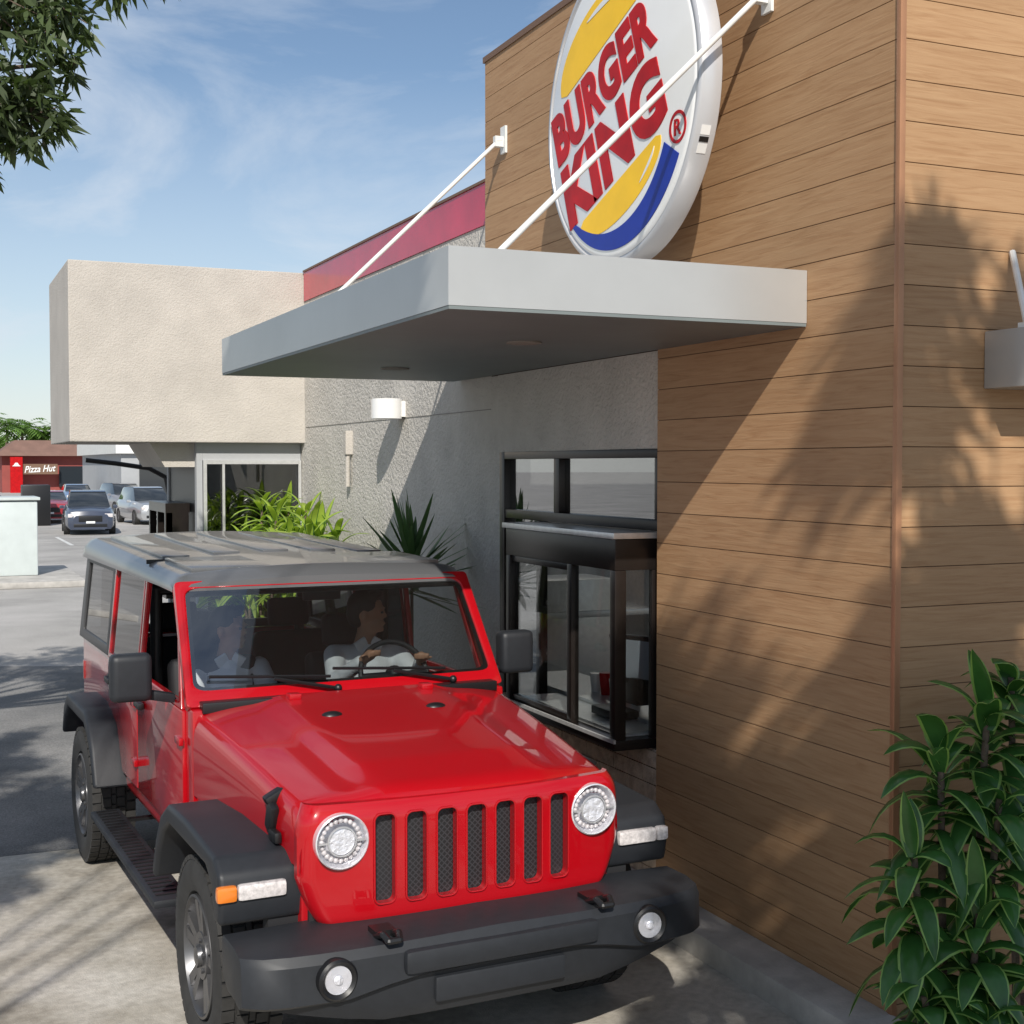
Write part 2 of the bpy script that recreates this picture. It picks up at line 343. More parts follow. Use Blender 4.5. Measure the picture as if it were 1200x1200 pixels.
# drive-through window
dw=MB()
for a,b in(((3.655,8.42,.84),(3.74,8.50,2.489)),((3.655,6.34,2.44),(3.74,8.42,2.489)),((3.66,6.34,2.04),(3.74,8.42,2.10)),((3.66,7.57,2.10),(3.74,7.65,2.44)),((3.66,6.34,2.10),(3.74,6.38,2.44)),((3.66,7.86,.84),(3.72,7.91,2.04))): dw.box(a,b)
dw=dw.obj('service_window','bronze',B,True,bevel=.005)
box('window_pane',(3.70,6.38,2.10),(3.705,7.57,2.44),'glassw',dw,smooth=False)
box('window_pane',(3.70,7.65,2.10),(3.705,8.42,2.44),'glassw',dw,smooth=False)
box('window_pane',(3.70,7.91,.84),(3.705,8.42,2.04),'glassw',dw,smooth=False)
bay=MB()
for a,b in(((3.42,6.38,1.83),(3.70,7.85,2.00)),((3.42,6.38,.85),(3.70,7.85,.905)),((3.42,6.38,.905),(3.49,6.44,1.83)),((3.42,7.79,.905),(3.48,7.85,1.83)),((3.43,6.93,.905),(3.48,6.99,1.83)),((3.65,6.38,.905),(3.70,6.42,1.83)),((3.435,6.99,1.79),(3.47,7.79,1.829)),((3.435,6.99,.906),(3.47,7.79,.95))): bay.box(a,b)
bay=bay.obj('bay_window','bronze',B,True,bevel=.005)
box('bay_cap',(3.40,6.36,2.002),(3.70,7.87,2.035),'steel',bay,bevel=.004)
box('bay_sill',(3.405,6.365,.895),(3.419,7.86,.915),'steel',bay)
box('bay_shelf',(3.505,6.46,.907),(3.76,7.78,.93),'steel',bay)
box('window_pane',(3.455,6.44,.931),(3.46,6.93,1.83),'glassb2',bay,smooth=False)
box('window_pane',(3.455,6.99,.951),(3.46,7.79,1.79),'glassb2',bay,smooth=False)
box('window_pane',(3.49,6.40,.931),(3.65,6.405,1.83),'glassb2',bay,smooth=False)
MB().box((3.77,6.4,.25),(4.2,8.5,.95)).obj('counter','steel',B,True)
cr=MB().cbox((3.80,6.83,1.27),(.03,.32,.30),0,(0,rad(-15),rad(25))).cbox((3.85,6.87,1.08),(.12,.14,.16)).cbox((3.70,6.9,.96),(.16,.3,.05)).obj('cash_register','black',None,label='black cash register screen on counter inside service window',cat='cash register',bevel=.01)
MB().cbox((3.785,6.825,1.272),(.006,.27,.24),0,(0,rad(-15),rad(25))).obj('screen','screen',cr)
for k in range(5):
    y=7.1+k*.13; MB().lathe([(0,.03),(.12+.02*(k%2),.042),(.121+.02*(k%2),.0)],20,X=Matrix.Translation((3.95,y,.951))@Matrix.Rotation(rad(-90),4,'Y')).obj('paper_cup',('white','logored')[k%2],label='paper cup standing on the service counter',cat='cup',group='cups on the service counter')
# awning
aw=MB().box((4.10,4.14,2.72),(7.4,4.382,2.96)).obj('front_awning','fascia',B,True,bevel=.006)
mb=MB(); mb.cyl((4.12,4.16,2.955),(4.24,4.375,3.3),.014,n=8).cbox((4.135,4.18,2.97),(.05,.05,.02)); mb.obj('awning_rod','whitem',aw,True)
# canopy
C=empty('canopy',(3.65,7.17,3.03),'flat grey metal canopy over the drive-through lane','canopy')
MB().box((1.93,5.0,3.035),(3.648,5.03,3.27)).box((1.93,5.03,3.035),(1.96,9.35,3.27)).box((1.96,9.32,3.035),(3.69,9.35,3.27)).box((1.96,5.03,3.22),(3.648,9.32,3.25)).obj('fascia','fascia',C,True,smooth=False)
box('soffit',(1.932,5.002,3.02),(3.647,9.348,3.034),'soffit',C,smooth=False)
for y in(6.2,8.2): MB().cyl((2.8,y,3.012),(2.8,y,3.0195),.09,n=24).obj('downlight','groove',C,True)
for y in(5.31,8.39):
    mb=MB().cyl((3.60,y,4.58),(2.26,y,3.29),.014,n=10).box((3.632,y-.04,4.5),(3.648,y+.04,4.68)).cyl((3.632,y,4.59),(3.58,y,4.58),.022,n=10).box((3.57,y-.02,4.54),(3.63,y+.02,4.61)).cbox((2.26,y,3.28),(.1,.08,.03))
    mb.obj('support_rod','whitem',C,True)
mb=MB(); mb.lathe([(0,.12),(.005,.13),(.165,.13),(.17,.12)],28,cap=True,X=Matrix.Translation((3.56,10.65,2.78))@Matrix.Rotation(rad(-90),4,'Y'))
mb.box((3.6,10.57,2.80),(3.698,10.73,2.93)); mb.obj('wall_lamp','white',label='white cylindrical wall lamp on the grey stucco wall',cat='lamp')
MB().cyl((3.66,12.1,2.2),(3.66,12.1,2.72),.022,n=10).box((3.63,12.06,2.5),(3.699,12.14,2.72)).obj('pipe','stuccof',label='short cream pipe fixed to stucco wall',cat='pipe')

# ------------------------------------------------------------ round sign
SC=(3.33,6.215,4.265); SS=1.04
S=empty('sign',(3.5,6.2,4.27),'round white sign with red lettering between yellow buns','sign')
SF=Matrix(((0,0,-1,SC[0]),(-1,0,0,SC[1]),(0,1,0,SC[2]),(0,0,0,1)))@Matrix.Diagonal((SS,SS,1,1))
SX=Matrix.Translation(SC)@Matrix.Diagonal((1,SS,SS,1))
MB().lathe([(.0,.735),(.004,.75),(.010,.755)],96,X=SX).add([(0,.735*math.cos(2*math.pi*i/96),.735*math.sin(2*math.pi*i/96)) for i in range(96)],[tuple(range(96))],0,SX).obj('sign_panel','white',S,True,ang=50,merge=.0003)
MB().lathe([(.011,.755),(.010,.765),(.0,.77),(.0,.785),(.012,.797),(.115,.797),(.125,.785),(.125,.0)],96,X=SX).obj('sign_rim','rimgrey',S,True,ang=50)
box('sign_bracket',(3.457,6.0,4.0),(3.648,6.45,4.5),'whitem',S)
def flat(name,pts,mat,z=.003):
    v=[SF@Vector((a,b,z)) for a,b in pts]+[SF@Vector((a,b,.0005)) for a,b in pts]; n=len(pts)
    mb=MB().add(v,[tuple(range(n))]+[(i,(i+1)%n,n+(i+1)%n,n+i) for i in range(n)]); return mb.obj(name,mat,S,True,smooth=False)
th=rad(20); oc=(-.085,-.02)
def rf(x,y): return (oc[0]+x*math.cos(th)-y*math.sin(th),oc[1]+x*math.sin(th)+y*math.cos(th))
pts=[rf(.03+.46*math.cos(a),.375+.235*math.sin(a)) for a in [math.pi*i/30 for i in range(31)]]+[rf(-.37,.345),rf(.43,.345)]
flat('bun_emblem',pts,'logoyel')
pts=[rf(-.02+.44*math.cos(a),-.395+.165*math.sin(a)) for a in [math.pi+math.pi*i/30 for i in range(31)]]+[rf(.38,-.375),rf(-.42,-.375)]
flat('bun_emblem',pts,'logoyel')
def arcband(cx,cy,rx,ry,a0,a1,t,n=30):
    o=[];i_=[]
    for k in range(n+1):
        s=k/n;a=a0+(a1-a0)*s; tt=t*math.sin(math.pi*s)**.7
        o.append(rf(cx+rx*math.cos(a),cy+ry*math.sin(a))); i_.append(rf(cx+(rx-tt)*math.cos(a),cy+(ry-tt)*math.sin(a)))
    return o+i_[::-1]
flat('highlight_emblem',arcband(.03,.375,.40,.19,rad(35),rad(100),.03),'white',.006)
flat('highlight_emblem',arcband(-.02,-.39,.38,.13,rad(300),rad(350),.018),'white',.006)
o=[];i_=[]
for k in range(61):
    s=k/60; a=rad(-31-104*s); t=.155*(1-s)**.55
    o.append((.715*math.cos(a),.715*math.sin(a))); i_.append(((.715-t)*math.cos(a),(.715-t)*math.sin(a)))
flat('crescent_emblem',o+i_[:-1][::-1],'logoblue',.0045)
x,y=rf(-.02,.18); text('lettering','BURGER','logored',S,x,y,th,1.13,.29,SF,bold=.05)
x,y=rf(-.03,-.175); text('lettering','KING','logored',S,x,y,th,1.09,.36,SF,bold=.055)
RX,RY=.60,-.245
text('trademark_symbol','R','logored',S,RX,RY,0,.06,.075,SF,bold=.01)
def circ(r0,r1): return [(RX+r0*math.cos(a),RY+r0*math.sin(a)) for a in [2*math.pi*i/40 for i in range(41)]]+[(RX+r1*math.cos(a),RY+r1*math.sin(a)) for a in [-2*math.pi*i/40 for i in range(41)]]
flat('trademark_symbol',circ(.075,.06),'logored',.004)
for k,(an,h,mt) in enumerate(((-21,.045,'white'),(-24,.025,'black'),(-27,.045,'white'))):
    a=rad(an); rr=.797*SS+.0006; c=Vector((SC[0]+.06,SC[1]-rr*math.cos(a),SC[2]+rr*math.sin(a)))
    mb=MB().box((-.025,-.001,-h/2),(.025,.001,h/2),0,Matrix.Translation(c)@Matrix.Rotation(-a,4,'X')); mb.obj('sticker',mt,S,True)

# ------------------------------------------------------------ red off-road car
JR=rad(2.5)
J=empty('off_road_car',(1.93,5.50,0),'red four-door off-road car with dark hardtop at the service window','car',rz=JR)
def hood():
    mb=MB(); P=[]; ny=44
    prof=[i/32 for i in range(-32,33)]
    for j in range(ny+1):
        t=j/ny; y0=-.705+1.365*t; w=.650+.097*t; zc=1.145+.195*t-.03*t*t
        fr=max(0,1-t/.10); row=[]
        def pt(u):
            au=abs(u); z=zc-.045*au**4
            s=min(1,max(0,(.70-au)/.22)); s=s*s*(3-2*s); z+=.026*s*min(1,t*4)*(1-.3*t)
            z-=.065*fr**2.4
            y=y0+.075*u*u*(1-t)**2
            return (u*w,y,z)
        a=pt(-1)
        L=[(-w-.033,a[1],.90),(-w-.034,a[1],a[2]-.16),(-w-.032,a[1],a[2]-.10),(-w-.028,a[1],a[2]-.065),(-w-.020,a[1],a[2]-.034),(-w-.010,a[1],a[2]-.012)]
        row+=L+[pt(u) for u in prof]+[(-x,y,z) for x,y,z in L[::-1]]
        P.append(row)
    mb.grid(P); return mb.obj('hood','red',J,ang=60)
hood()
b=MB()
for s in(-1,1):
    x0,x1=sorted((s*.72,s*.772)); b.box((x0,.665,.58),(x1,3.88,1.262))
    x0,x1=sorted((s*.58,s*.665)); b.box((x0,-.58,.62),(x1,.52,1.02))
    x0,x1=sorted((s*.60,s*.783)); b.box((x0,.662,.62),(x1,.80,1.285))
    x0,x1=sorted((s*.60,s*.770)); b.box((x0,.54,.60),(x1,.66,.93))
b.box((-.719,3.83,.58),(.719,3.88,1.26)).box((-.719,.55,.5),(.719,3.82,.58)).box((-.719,.60,.58),(.719,.64,1.25))
b.obj('body','red',J,bevel=.012)
# grille
g=MB(); nx,nz=90,26; GT=.035
def gp(i,k,back):
    z=.655+.475*k/nz; q=(z-.655)/.475
    hw=.565+.125*min(1,q/.42)**.5-.035*max(0,(q-.75)/.25)**2
    uu=2*i/nx-1
    x=hw*uu; y=-.712+.15*abs(x)**2.2+back
    y+=.03*max(0,(q-.86)/.14)**2+.035*max(0,(abs(uu)-.93)/.07)**2+.03*max(0,(.10-q)/.10)**2
    return (x,y,z)
F_=[[gp(i,k,0) for i in range(nx+1)] for k in range(nz+1)]; K_=[[gp(i,k,GT) for i in range(nx+1)] for k in range(nz+1)]
g.grid(F_); g.grid(K_)
def strip(A,Bb): g.add(A+Bb,[(i,i+1,len(A)+i+1,len(A)+i) for i in range(len(A)-1)])
strip(F_[0],K_[0]); strip(F_[-1],K_[-1]); strip([r[0] for r in F_],[r[0] for r in K_]); strip([r[-1] for r in F_],[r[-1] for r in K_])
G=g.obj('grille','red',J,merge=.0005)
def outl(x,w,z0,z1,r,n=6):
    p=[]
    for (cx,cz,a0) in((x+w-r,z1-r,0),(x-w+r,z1-r,90),(x-w+r,z0+r,180),(x+w-r,z0+r,270)):
        for k in range(n+1):
            a=rad(a0+90*k/n); p.append((cx+r*math.cos(a),cz+r*math.sin(a)))
    return p
HLX=.538; HLZ=.998
cut=MB()
for i in range(7):
    x=-.372+i*.124; pts=outl(x,.040,.748,1.085,.024); m=len(pts)
    cut.add([(a,-.95,c) for a,c in pts]+[(a,-.45,c) for a,c in pts],[tuple(range(m)),tuple(range(2*m-1,m-1,-1))]+[(i2,(i2+1)%m,m+(i2+1)%m,m+i2) for i2 in range(m)])
boolean_cut(G,meshof(cut))
cut=MB()
for s in(-1,1): cut.cyl((s*HLX,-.95,HLZ),(s*HLX,-.45,HLZ),.104,n=48)
boolean_cut(G,meshof(cut))
for i in range(7):
    x=-.372+i*.124; yb=-.712+.15*abs(x)**2.2
    mb=MB(); mb.ring(outl(x,.046,.742,1.091,.029),outl(x,.0395,.7485,1.0845,.0235),lambda a,b_,t:(a,yb-.007+t,b_),.02); mb.obj('slot_surround','red',G,bevel=.003)
mb=MB(); P=[]
for k in(0,1): P.append([(-.46+.92*i/20,-.712+GT+.004+.15*abs(-.46+.92*i/20)**2.2,.72+.385*k) for i in range(21)])
mb.grid(P).obj('grille_mesh','mesh',G)
MB().box((-.64,-.60,.66),(.64,-.57,1.10)).obj('radiator_support','dark',J)
for s in(-1,1):
    X=Matrix.Translation((s*HLX,-.672,HLZ))@Matrix.Rotation(rad(90),4,'Z')@Matrix.Scale(.895,4)
    H=MB().lathe([(.07,.0),(.065,.05),(.045,.08),(.005,.104),(-.016,.109),(-.024,.112),(-.020,.117),(.04,.117)],40,0,X).obj('headlight','lampref',J,ang=50)
    mb=MB().lathe([(.02,.0),(.015,.045),(-.002,.058),(-.012,.056),(-.01,.0)],32,0,X); mb.obj('headlight_reflector','led',H)
    mb=MB()
    for a in range(24): 
        aa=2*math.pi*a/24; mb.sph((s*HLX+.075*math.cos(aa),-.668,HLZ+.075*math.sin(aa)),.0105,8,6)
    mb.obj('headlight_facets','lens',H)
    mb=MB().lathe([(-.012,.064),(-.012,.059),(-.020,.058),(-.020,.063)],32,0,X,closed=True)
    for a in(0,180): mb.cbox((s*HLX+.075*math.cos(rad(a)),-.686,HLZ),(.034,.012,.006))
    mb.obj('headlight_bezel','steel',H)
    MB().lathe([(-.018,.109),(-.037,.085),(-.047,.05),(-.050,.0)],40,0,X).obj('headlight_lens','glassh',H,ang=80)
fo=[(-.555,.70),(-.575,.80),(-.555,.89),(-.48,.94),(.0,.965),(.33,.955),(.47,.88),(.58,.74),(.66,.58),(.61,.56),(.54,.70),(.44,.81),(.32,.875),(-.35,.875),(-.44,.82),(-.48,.70)]
ro=[(-.66,.58),(-.56,.78),(-.44,.91),(-.32,.965),(.36,.965),(.50,.87),(.58,.70),(.54,.68),(.45,.80),(.33,.885),(-.30,.885),(-.41,.83),(-.51,.74),(-.61,.57)]
for s in(-1,1):
    a,b_=sorted((s*.60,s*.972)); fl=MB().prismx(fo,a,b_).obj('front_fender','plastic',J,bevel=.022,seg=3)
    a,b_=sorted((s*.70,s*.955)); MB().prismx([(y+3.008,z) for y,z in ro],a,b_).obj('rear_fender','plastic',J,bevel=.022,seg=3)
    a,b_=sorted((s*.50,s*.72)); MB().box((a,-.50,.45),(b_,.48,.87)).obj('wheel_well','dark',J) if 0 else MB().box((min(s*.50,s*.66),-.40,.45),(max(s*.50,s*.66),.48,.87)).box((min(s*.56,s*.78),-.54,.60),(max(s*.56,s*.78),-.47,.72)).obj('wheel_well','dark',J)
    def sig(xa,xb,mat,nm):
        a,b2=sorted((s*xa,s*xb)); MB().box((a,-.590,.795),(b2,-.55,.855)).obj(nm,mat,fl,bevel=.014)
    sig(.72,.905,'lens','running_light')
    if s<0: sig(.907,.984,'amber','turn_signal')
    else: sig(.907,.965,'lens','turn_signal')
# bumper
bm_=MB(); P=[]
xs=[-.965,-.96,-.94,-.89,-.8,-.7,-.6,-.45,-.3,-.15,0,.15,.3,.45,.6,.7,.8,.89,.94,.96,.965]
for x in xs:
    ax=abs(x)/.965; yf=-.965+.09*ax**3+.05*max(0,(ax-.88)/.12)**2; zb=.385+.11*max(0,(ax-.45)/.55)**1.2; zt=.70-.02*ax
    yb=-.62 if ax<.6 else -.58; e=.03 if ax>.995 else 0; lw=.05*min(1,max(0,(ax-.42)/.12))
    sec=[(yf+.10,zt),(yf+.03,zt-.014),(yf+.006,zt-.045),(yf,zt-.13-lw),(yf+.035,zt-.15-lw),(yf+.04,zb+.05),(yf+.07,zb),(yb-.06,zb),(yb,zb+.05),(yb,zt-.01),(yb,zt)]
    zm=(zb+zt)/2
    P.append([(x,y+(e if y<-.7 else 0),zm+(z-zm)*(1-(.15 if e else 0))) for y,z in sec]+[(x,sec[0][0]+e,zm+(sec[0][1]-zm)*(1-(.15 if e else 0)))])
bm_.grid(P); bm_.add([p for p in P[0][:-1]],[tuple(range(11))]); bm_.add([p for p in P[-1][:-1]],[tuple(range(11))])
BU=bm_.obj('front_bumper','plastic',J,ang=30,merge=.0005)
MB().box((-.27,-.945,.435),(.27,-.92,.53)).obj('bumper_panel','plastic',BU,bevel=.02)
MB().box((-.40,-.982,.565),(.40,-.93,.655)).obj('bumper_rib','plastic',BU,bevel=.025,seg=2)
for s in(-1,1):
    X=Matrix.Translation((s*.645,-.945,.585))@Matrix.Rotation(rad(90),4,'Z')@Matrix.Rotation(rad(-s*4),4,'Z')
    f=MB().lathe([(.06,.074),(-.004,.074),(-.012,.066),(-.004,.055),(.03,.0)],32,0,X).obj('fog_light','black',J)
    MB().lathe([(-.002,.0),(-.002,.025),(-.006,.050),(.02,.052)],32,0,X).obj('fog_reflector','lampref',f)
    MB().lathe([(-.016,.0),(-.014,.012),(-.004,.018)],24,0,X).obj('fog_bulb','led',f)
    MB().lathe([(-.008,.050),(-.017,.03),(-.021,.0)],24,0,X).obj('fog_lens','glassh',f)
    mb=MB().tube([(s*.44-.03,-.84,.68),(s*.44-.03,-.93,.715),(s*.44-.02,-.965,.70),(s*.44+.02,-.965,.70),(s*.44+.03,-.93,.715),(s*.44+.03,-.84,.68)],.013,8)
    mb.box((s*.44-.04,-.88,.68),(s*.44+.04,-.80,.71)); mb.obj('tow_hook','black',J)
    mb=MB().cbox((s*.712,-.36,1.035),(.035,.075,.12),0,(rad(20),0,0)).cbox((s*.695,-.34,1.11),(.085,.06,.04),0,(0,rad(s*28),0)).cbox((s*.715,-.41,.975),(.03,.10,.045)); mb.obj('hood_latch','black',J,bevel=.012)
    MB().sph((s*.25,.28,1.285),(.05,.035,.020),16,8).obj('washer_nozzle','black',J)
    MB().box((s*.33-.03,.56,1.315),(s*.33+.03,.62,1.345)).obj('hood_bumper','red',J,bevel=.008)
def tyre():
    mb=MB(); pr=[(-.09,.245),(-.118,.26),(-.134,.31),(-.132,.355),(-.12,.385),(-.10,.394),(.10,.394),(.12,.385),(.132,.355),(.134,.31),(.118,.26),(.09,.245)]
    mb.lathe(pr,72,closed=True)
    for i in range(44):
        a=2*math.pi*i/44
        for (x,w,off) in((-.098,.05,0),(-.04,.045,.5),(.0,.022,.2),(.04,.045,.5),(.098,.05,0)):
            aa=a+off*2*math.pi/44; X=Matrix.Rotation(aa,4,'X')@Matrix.Translation((x,0,.397)); mb.box((-w/2,-.024,-.012),(w/2,.022,.007),0,X)
    return mb
def rim():
    mb=MB(); mb.lathe([(-.10,.248),(-.122,.246),(-.125,.236),(-.105,.228),(-.06,.215),(.09,.215),(.10,.248)],48)
    for i in range(5):
        for d in(-.17,.17):
            a=2*math.pi*i/5+d; X=Matrix.Rotation(a,4,'X')
            v=[(-.10,-.02,.05),(-.10,.02,.05),(-.06,.02,.05),(-.06,-.02,.05),(-.117,-.022,.225),(-.117,.022,.225),(-.07,.022,.225),(-.07,-.022,.225)]
            mb.add(v,[(0,3,2,1),(4,5,6,7),(0,1,5,4),(1,2,6,5),(2,3,7,6),(3,0,4,7)],0,X)
        Q=Matrix.Rotation(2*math.pi*i/5,4,'X'); mb.cyl(Q@Vector((-.118,0,.062)),Q@Vector((-.08,0,.062)),.012,n=6)
    mb.lathe([(-.08,.10),(-.108,.095),(-.11,.045),(-.128,.04),(-.132,.0)],32)
    return mb
def disc(): return MB().lathe([(-.03,.0),(-.04,.10),(-.04,.17),(.0,.17),(.08,.215)],32)
first=None
for nm,x,y in(('wheel',-.80,0),('wheel',.80,0),('wheel',-.80,3.008),('wheel',.80,3.008),('spare_wheel',0,4.03)):
    X=Matrix.Translation((x,y,.403))@(Matrix.Rotation(math.pi,4,'Z') if x>0 else I4)
    if nm=='spare_wheel': X=Matrix.Translation((0,4.05,.98))@Matrix.Rotation(rad(-90),4,'Z')@Matrix.Rotation(math.pi,4,'Z')
    if first is None:
        e=tyre().obj('tyre','rubber',ang=30); r_=rim().obj('rim','rim',ang=35,bevel=0); d_=disc().obj('brake_disc','dark')
        first=(e.data,r_.data,d_.data)
        for q in(e,r_,d_): bpy.data.objects.remove(q)
    wh=bpy.data.objects.new(nm,first[0]); finish(wh,J,False,None,None,{})
    wh.matrix_basis=X; WM[wh.name]=WM[J.name]@X
    for q,d in(('rim',first[1]),('brake_disc',first[2])):
        oo=bpy.data.objects.new(q,d); finish(oo,wh,False,None,None,{})
MB().box((-.42,-.56,.38),(.42,3.8,.56)).cyl((-.7,0,.40),(.7,0,.40),.05).cyl((-.7,3.008,.40),(.7,3.008,.40),.06).box((-.55,-.56,.55),(.55,.5,.9)).obj('chassis','dark',J)
def xs_(z): return .795-.055*max(0,(z-1.26)/.56)
def side(s):
    def Fm(a,b,t): return (s*(xs_(b)-t),a,b)
    for nm,y0,y1 in(('front_door',.81,1.89),('rear_door',1.91,2.80)):
        poly=[(y0,.66),(y1,.66),(y1,1.262),(y0,1.262)] if nm=='front_door' else [(y0,.66),(2.36,.66),(2.52,.90),(y1,.97),(y1,1.262),(y0,1.262)]
        a,b_=sorted((s*.765,s*.797)); d=MB().prismx(poly,a,b_).obj(nm,'red',J,bevel=.01)
        if nm=='front_door': out=[(y0+.03,1.263),(1.13,1.80),(1.89,1.81),(1.89,1.263)]; inn=[(y0+.095,1.29),(1.15,1.772),(1.86,1.782),(1.86,1.29)]
        else: out=[(1.91,1.263),(1.91,1.81),(2.80,1.82),(2.80,1.263)]; inn=[(1.94,1.29),(1.94,1.782),(2.76,1.79),(2.77,1.29)]
        MB().ring(out,inn,Fm,.03).obj('window_frame','red',d,bevel=.006)
        if nm=='rear_door': MB().add([(Fm(a,b,.015)) for a,b in inn],[(0,1,2,3)]).obj('window_pane','glassd',d)
        hy=y1-.13; mb=MB().cbox((s*.815,hy,1.14),(.03,.15,.035)).cbox((s*.802,hy+.05,1.14),(.02,.06,.06)); mb.obj('door_handle','black',d,bevel=.008)
        for hz in(.80,1.12): MB().cbox((s*.806,y0+.03,hz),(.022,.10,.035)).obj('hinge','red',d,bevel=.005)
    out=[(2.81,1.263),(2.81,1.82),(3.86,1.82),(3.90,1.263)]; inn=[(2.88,1.32),(2.88,1.76),(3.74,1.76),(3.78,1.32)]
    q=MB().ring(out,inn,Fm,.03).obj('hardtop_side','hardtop',J,bevel=.006); MB().add([Fm(a,b,.012) for a,b in inn],[(0,1,2,3)]).obj('window_pane','glassd',q)
    mb=MB().cbox((s*1.0,.97,1.41),(.19,.10,.225)); m=mb.obj('side_mirror','plastic',J,bevel=.035,seg=3)
    MB().cbox((s*.87,1.0,1.31),(.16,.06,.045),0,(0,rad(-s*12),0)).obj('mirror_arm','plastic',m,bevel=.012)
    MB().cbox((s*1.0,1.022,1.41),(.15,.006,.19)).obj('mirror_glass','chrome',m)
    mb=MB().box((min(s*.80,s*.965),.66,.40),(max(s*.80,s*.965),2.42,.44)); st=mb.obj('side_step','plastic',J,bevel=.015)
    mb=MB()
    for k in range(28): mb.cbox((s*.885,.74+k*.06,.442),(.11,.022,.006))
    for k in(.9,1.5,2.2): mb.box((min(s*.6,s*.82),k,.41),(max(s*.6,s*.82),k+.05,.425))
    mb.obj('step_tread','black',st)
    MB().box((min(s*.70,s*.775),3.86,.97),(max(s*.70,s*.775),3.90,1.10)).obj('taillight','lamp_red',J,bevel=.01)
side(-1); side(1)
MB().box((-.74,3.85,1.263),(.74,3.89,1.32)).box((-.73,3.84,1.74),(.73,3.88,1.84)).obj('tailgate_frame','hardtop',J)
P=[]; ny=40; RH=.765
def rz_(x): return .035*(1-(x/RH)**2)
for j in range(ny+1):
    t=j/ny; y=1.07+2.83*t; row=[]
    ef=min(1,min(t,1-t)/.03); ez=-.05*(1-ef)**2
    for i in range(41):
        u=i/20-1; au=abs(u); z=1.862+.035*(1-u*u)-.05*max(0,(au-.90)/.10)**2+ez+.05*t
        row.append((u*RH,y,z))
    row=[(-RH-.002,y,1.79)]+row+[(RH+.002,y,1.79)]
    P.append(row)
RF=MB().grid(P).add([p for p in P[0]]+[(-.765,1.08,1.80),(.765,1.08,1.80)],[tuple(range(43))]).obj('roof','roof',J,ang=60)
MB().box((-.76,1.10,1.79),(.76,3.86,1.80)).obj('headliner','dark',RF)
mb=MB(); sl=math.atan(.05/2.83)
for x in(-.56,-.28,0,.28,.56):
    zz=1.862+rz_(x)+.05*(2.0-1.07)/2.83; X=Matrix.Translation((x,2.0,zz+.002))@Matrix.Rotation(sl,4,'X'); mb.box((-.075,0,-.01),(.075,1.6,.008),0,X)
for x in(-.38,.38):
    X=Matrix.Translation((x,1.2,1.862+rz_(x)+.003))@Matrix.Rotation(sl,4,'X'); mb.box((-.28,0,-.02),(.28,.62,.004),0,X)
mb.obj('roof_rib','roof',RF,bevel=.005)
MB().box((-.74,1.895,1.87),(.74,1.905,1.893)).obj('roof_seam','black',RF)
# windshield
def WSF(a,b,t):
    y=.72+.37*b; z=1.325+.515*b; return (a,y+t*.82,z-t*.58)
def wsp(hw0,hw1,b0,b1,r=.12,n=5):
    c=[(-hw0,b0),(hw0,b0),(hw1,b1),(-hw1,b1)]; pts=[]
    for i in range(4):
        p=Vector(c[i]); q=Vector(c[i-1]); s=Vector(c[(i+1)%4]); da=(q-p).normalized(); db=(s-p).normalized()
        A=p+da*r*.6; Bv=p+db*r*.6
        for k in range(n+1):
            t=k/n; pts.append(tuple((1-t)**2*A+2*t*(1-t)*p+t*t*Bv))
    return pts
WS=MB().ring(wsp(.800,.770,-.06,1.0,.06),wsp(.755,.722,.07,.935,.12),WSF,.05).obj('windshield_frame','red',J,bevel=.008)
inn=wsp(.757,.724,.068,.937,.12); MB().add([WSF(a,b,.012) for a,b in inn],[tuple(range(len(inn)))]).obj('windshield','wsglass',WS,smooth=False)
MB().ring(wsp(.757,.724,.068,.937,.12),wsp(.735,.702,.10,.905,.12),lambda a,b,t:WSF(a,b,.016+t),.003).obj('windshield_border','black',WS)
MB().box((-.74,.64,1.270),(.74,.735,1.318)).obj('cowl_grille','black',J,bevel=.006)
for x0 in(-.08,.52):
    mb=MB(); p0=(x0,.69,1.335); p1=WSF(x0-.30,.10,-.03)
    mb.sph(p0,.02,10,6); mb.tube([p0,p1],.009,6); mb.tube([WSF(x0-.02,.10,-.015),WSF(x0-.60,.165,-.015)],.008,6); mb.obj('wiper','black',J)
MB().cbox((0,1.18,1.74),(.20,.03,.06)).obj('rear_view_mirror','black',J,bevel=.01)
MB().box((-.70,.80,1.02),(.70,1.06,1.29)).obj('dashboard','dark',J,bevel=.04,seg=3)
def seat(x,y,nm='seat'):
    s=MB().cbox((x,y,.72),(.50,.50,.16)).cbox((x,y+.27,1.05),(.48,.14,.60),0,(rad(-12),0,0)).obj(nm,'dark',J,bevel=.05,seg=3)
    MB().cbox((x,y+.36,1.46),(.26,.10,.18),0,(rad(-8),0,0)).obj('headrest','dark',s,bevel=.035,seg=3)
seat(-.38,1.62); seat(.38,1.56); seat(-.36,2.6,'rear_seat'); seat(.36,2.6,'rear_seat')
mb=MB()
for s in(-1,1): mb.tube([(s*.66,2.05,.7),(s*.66,2.05,1.72),(s*.66,3.6,1.70),(s*.66,3.75,.9)],.035,10)
mb.cyl((-.66,2.05,1.72),(.66,2.05,1.72),.035); mb.obj('roll_bar','black',J)
SW=Matrix.Translation((.39,1.16,1.30))@Matrix.Rotation(rad(62),4,'X')
mb=MB(); pts=[SW@Vector((.185*math.cos(2*math.pi*i/28),.185*math.sin(2*math.pi*i/28),0)) for i in range(29)]
mb.tube(pts,.015,8)
for a in(0,180,270): mb.cyl(SW@Vector((0,0,0)),SW@Vector((.18*math.cos(rad(a)),.18*math.sin(rad(a)),0)),.018,n=8)
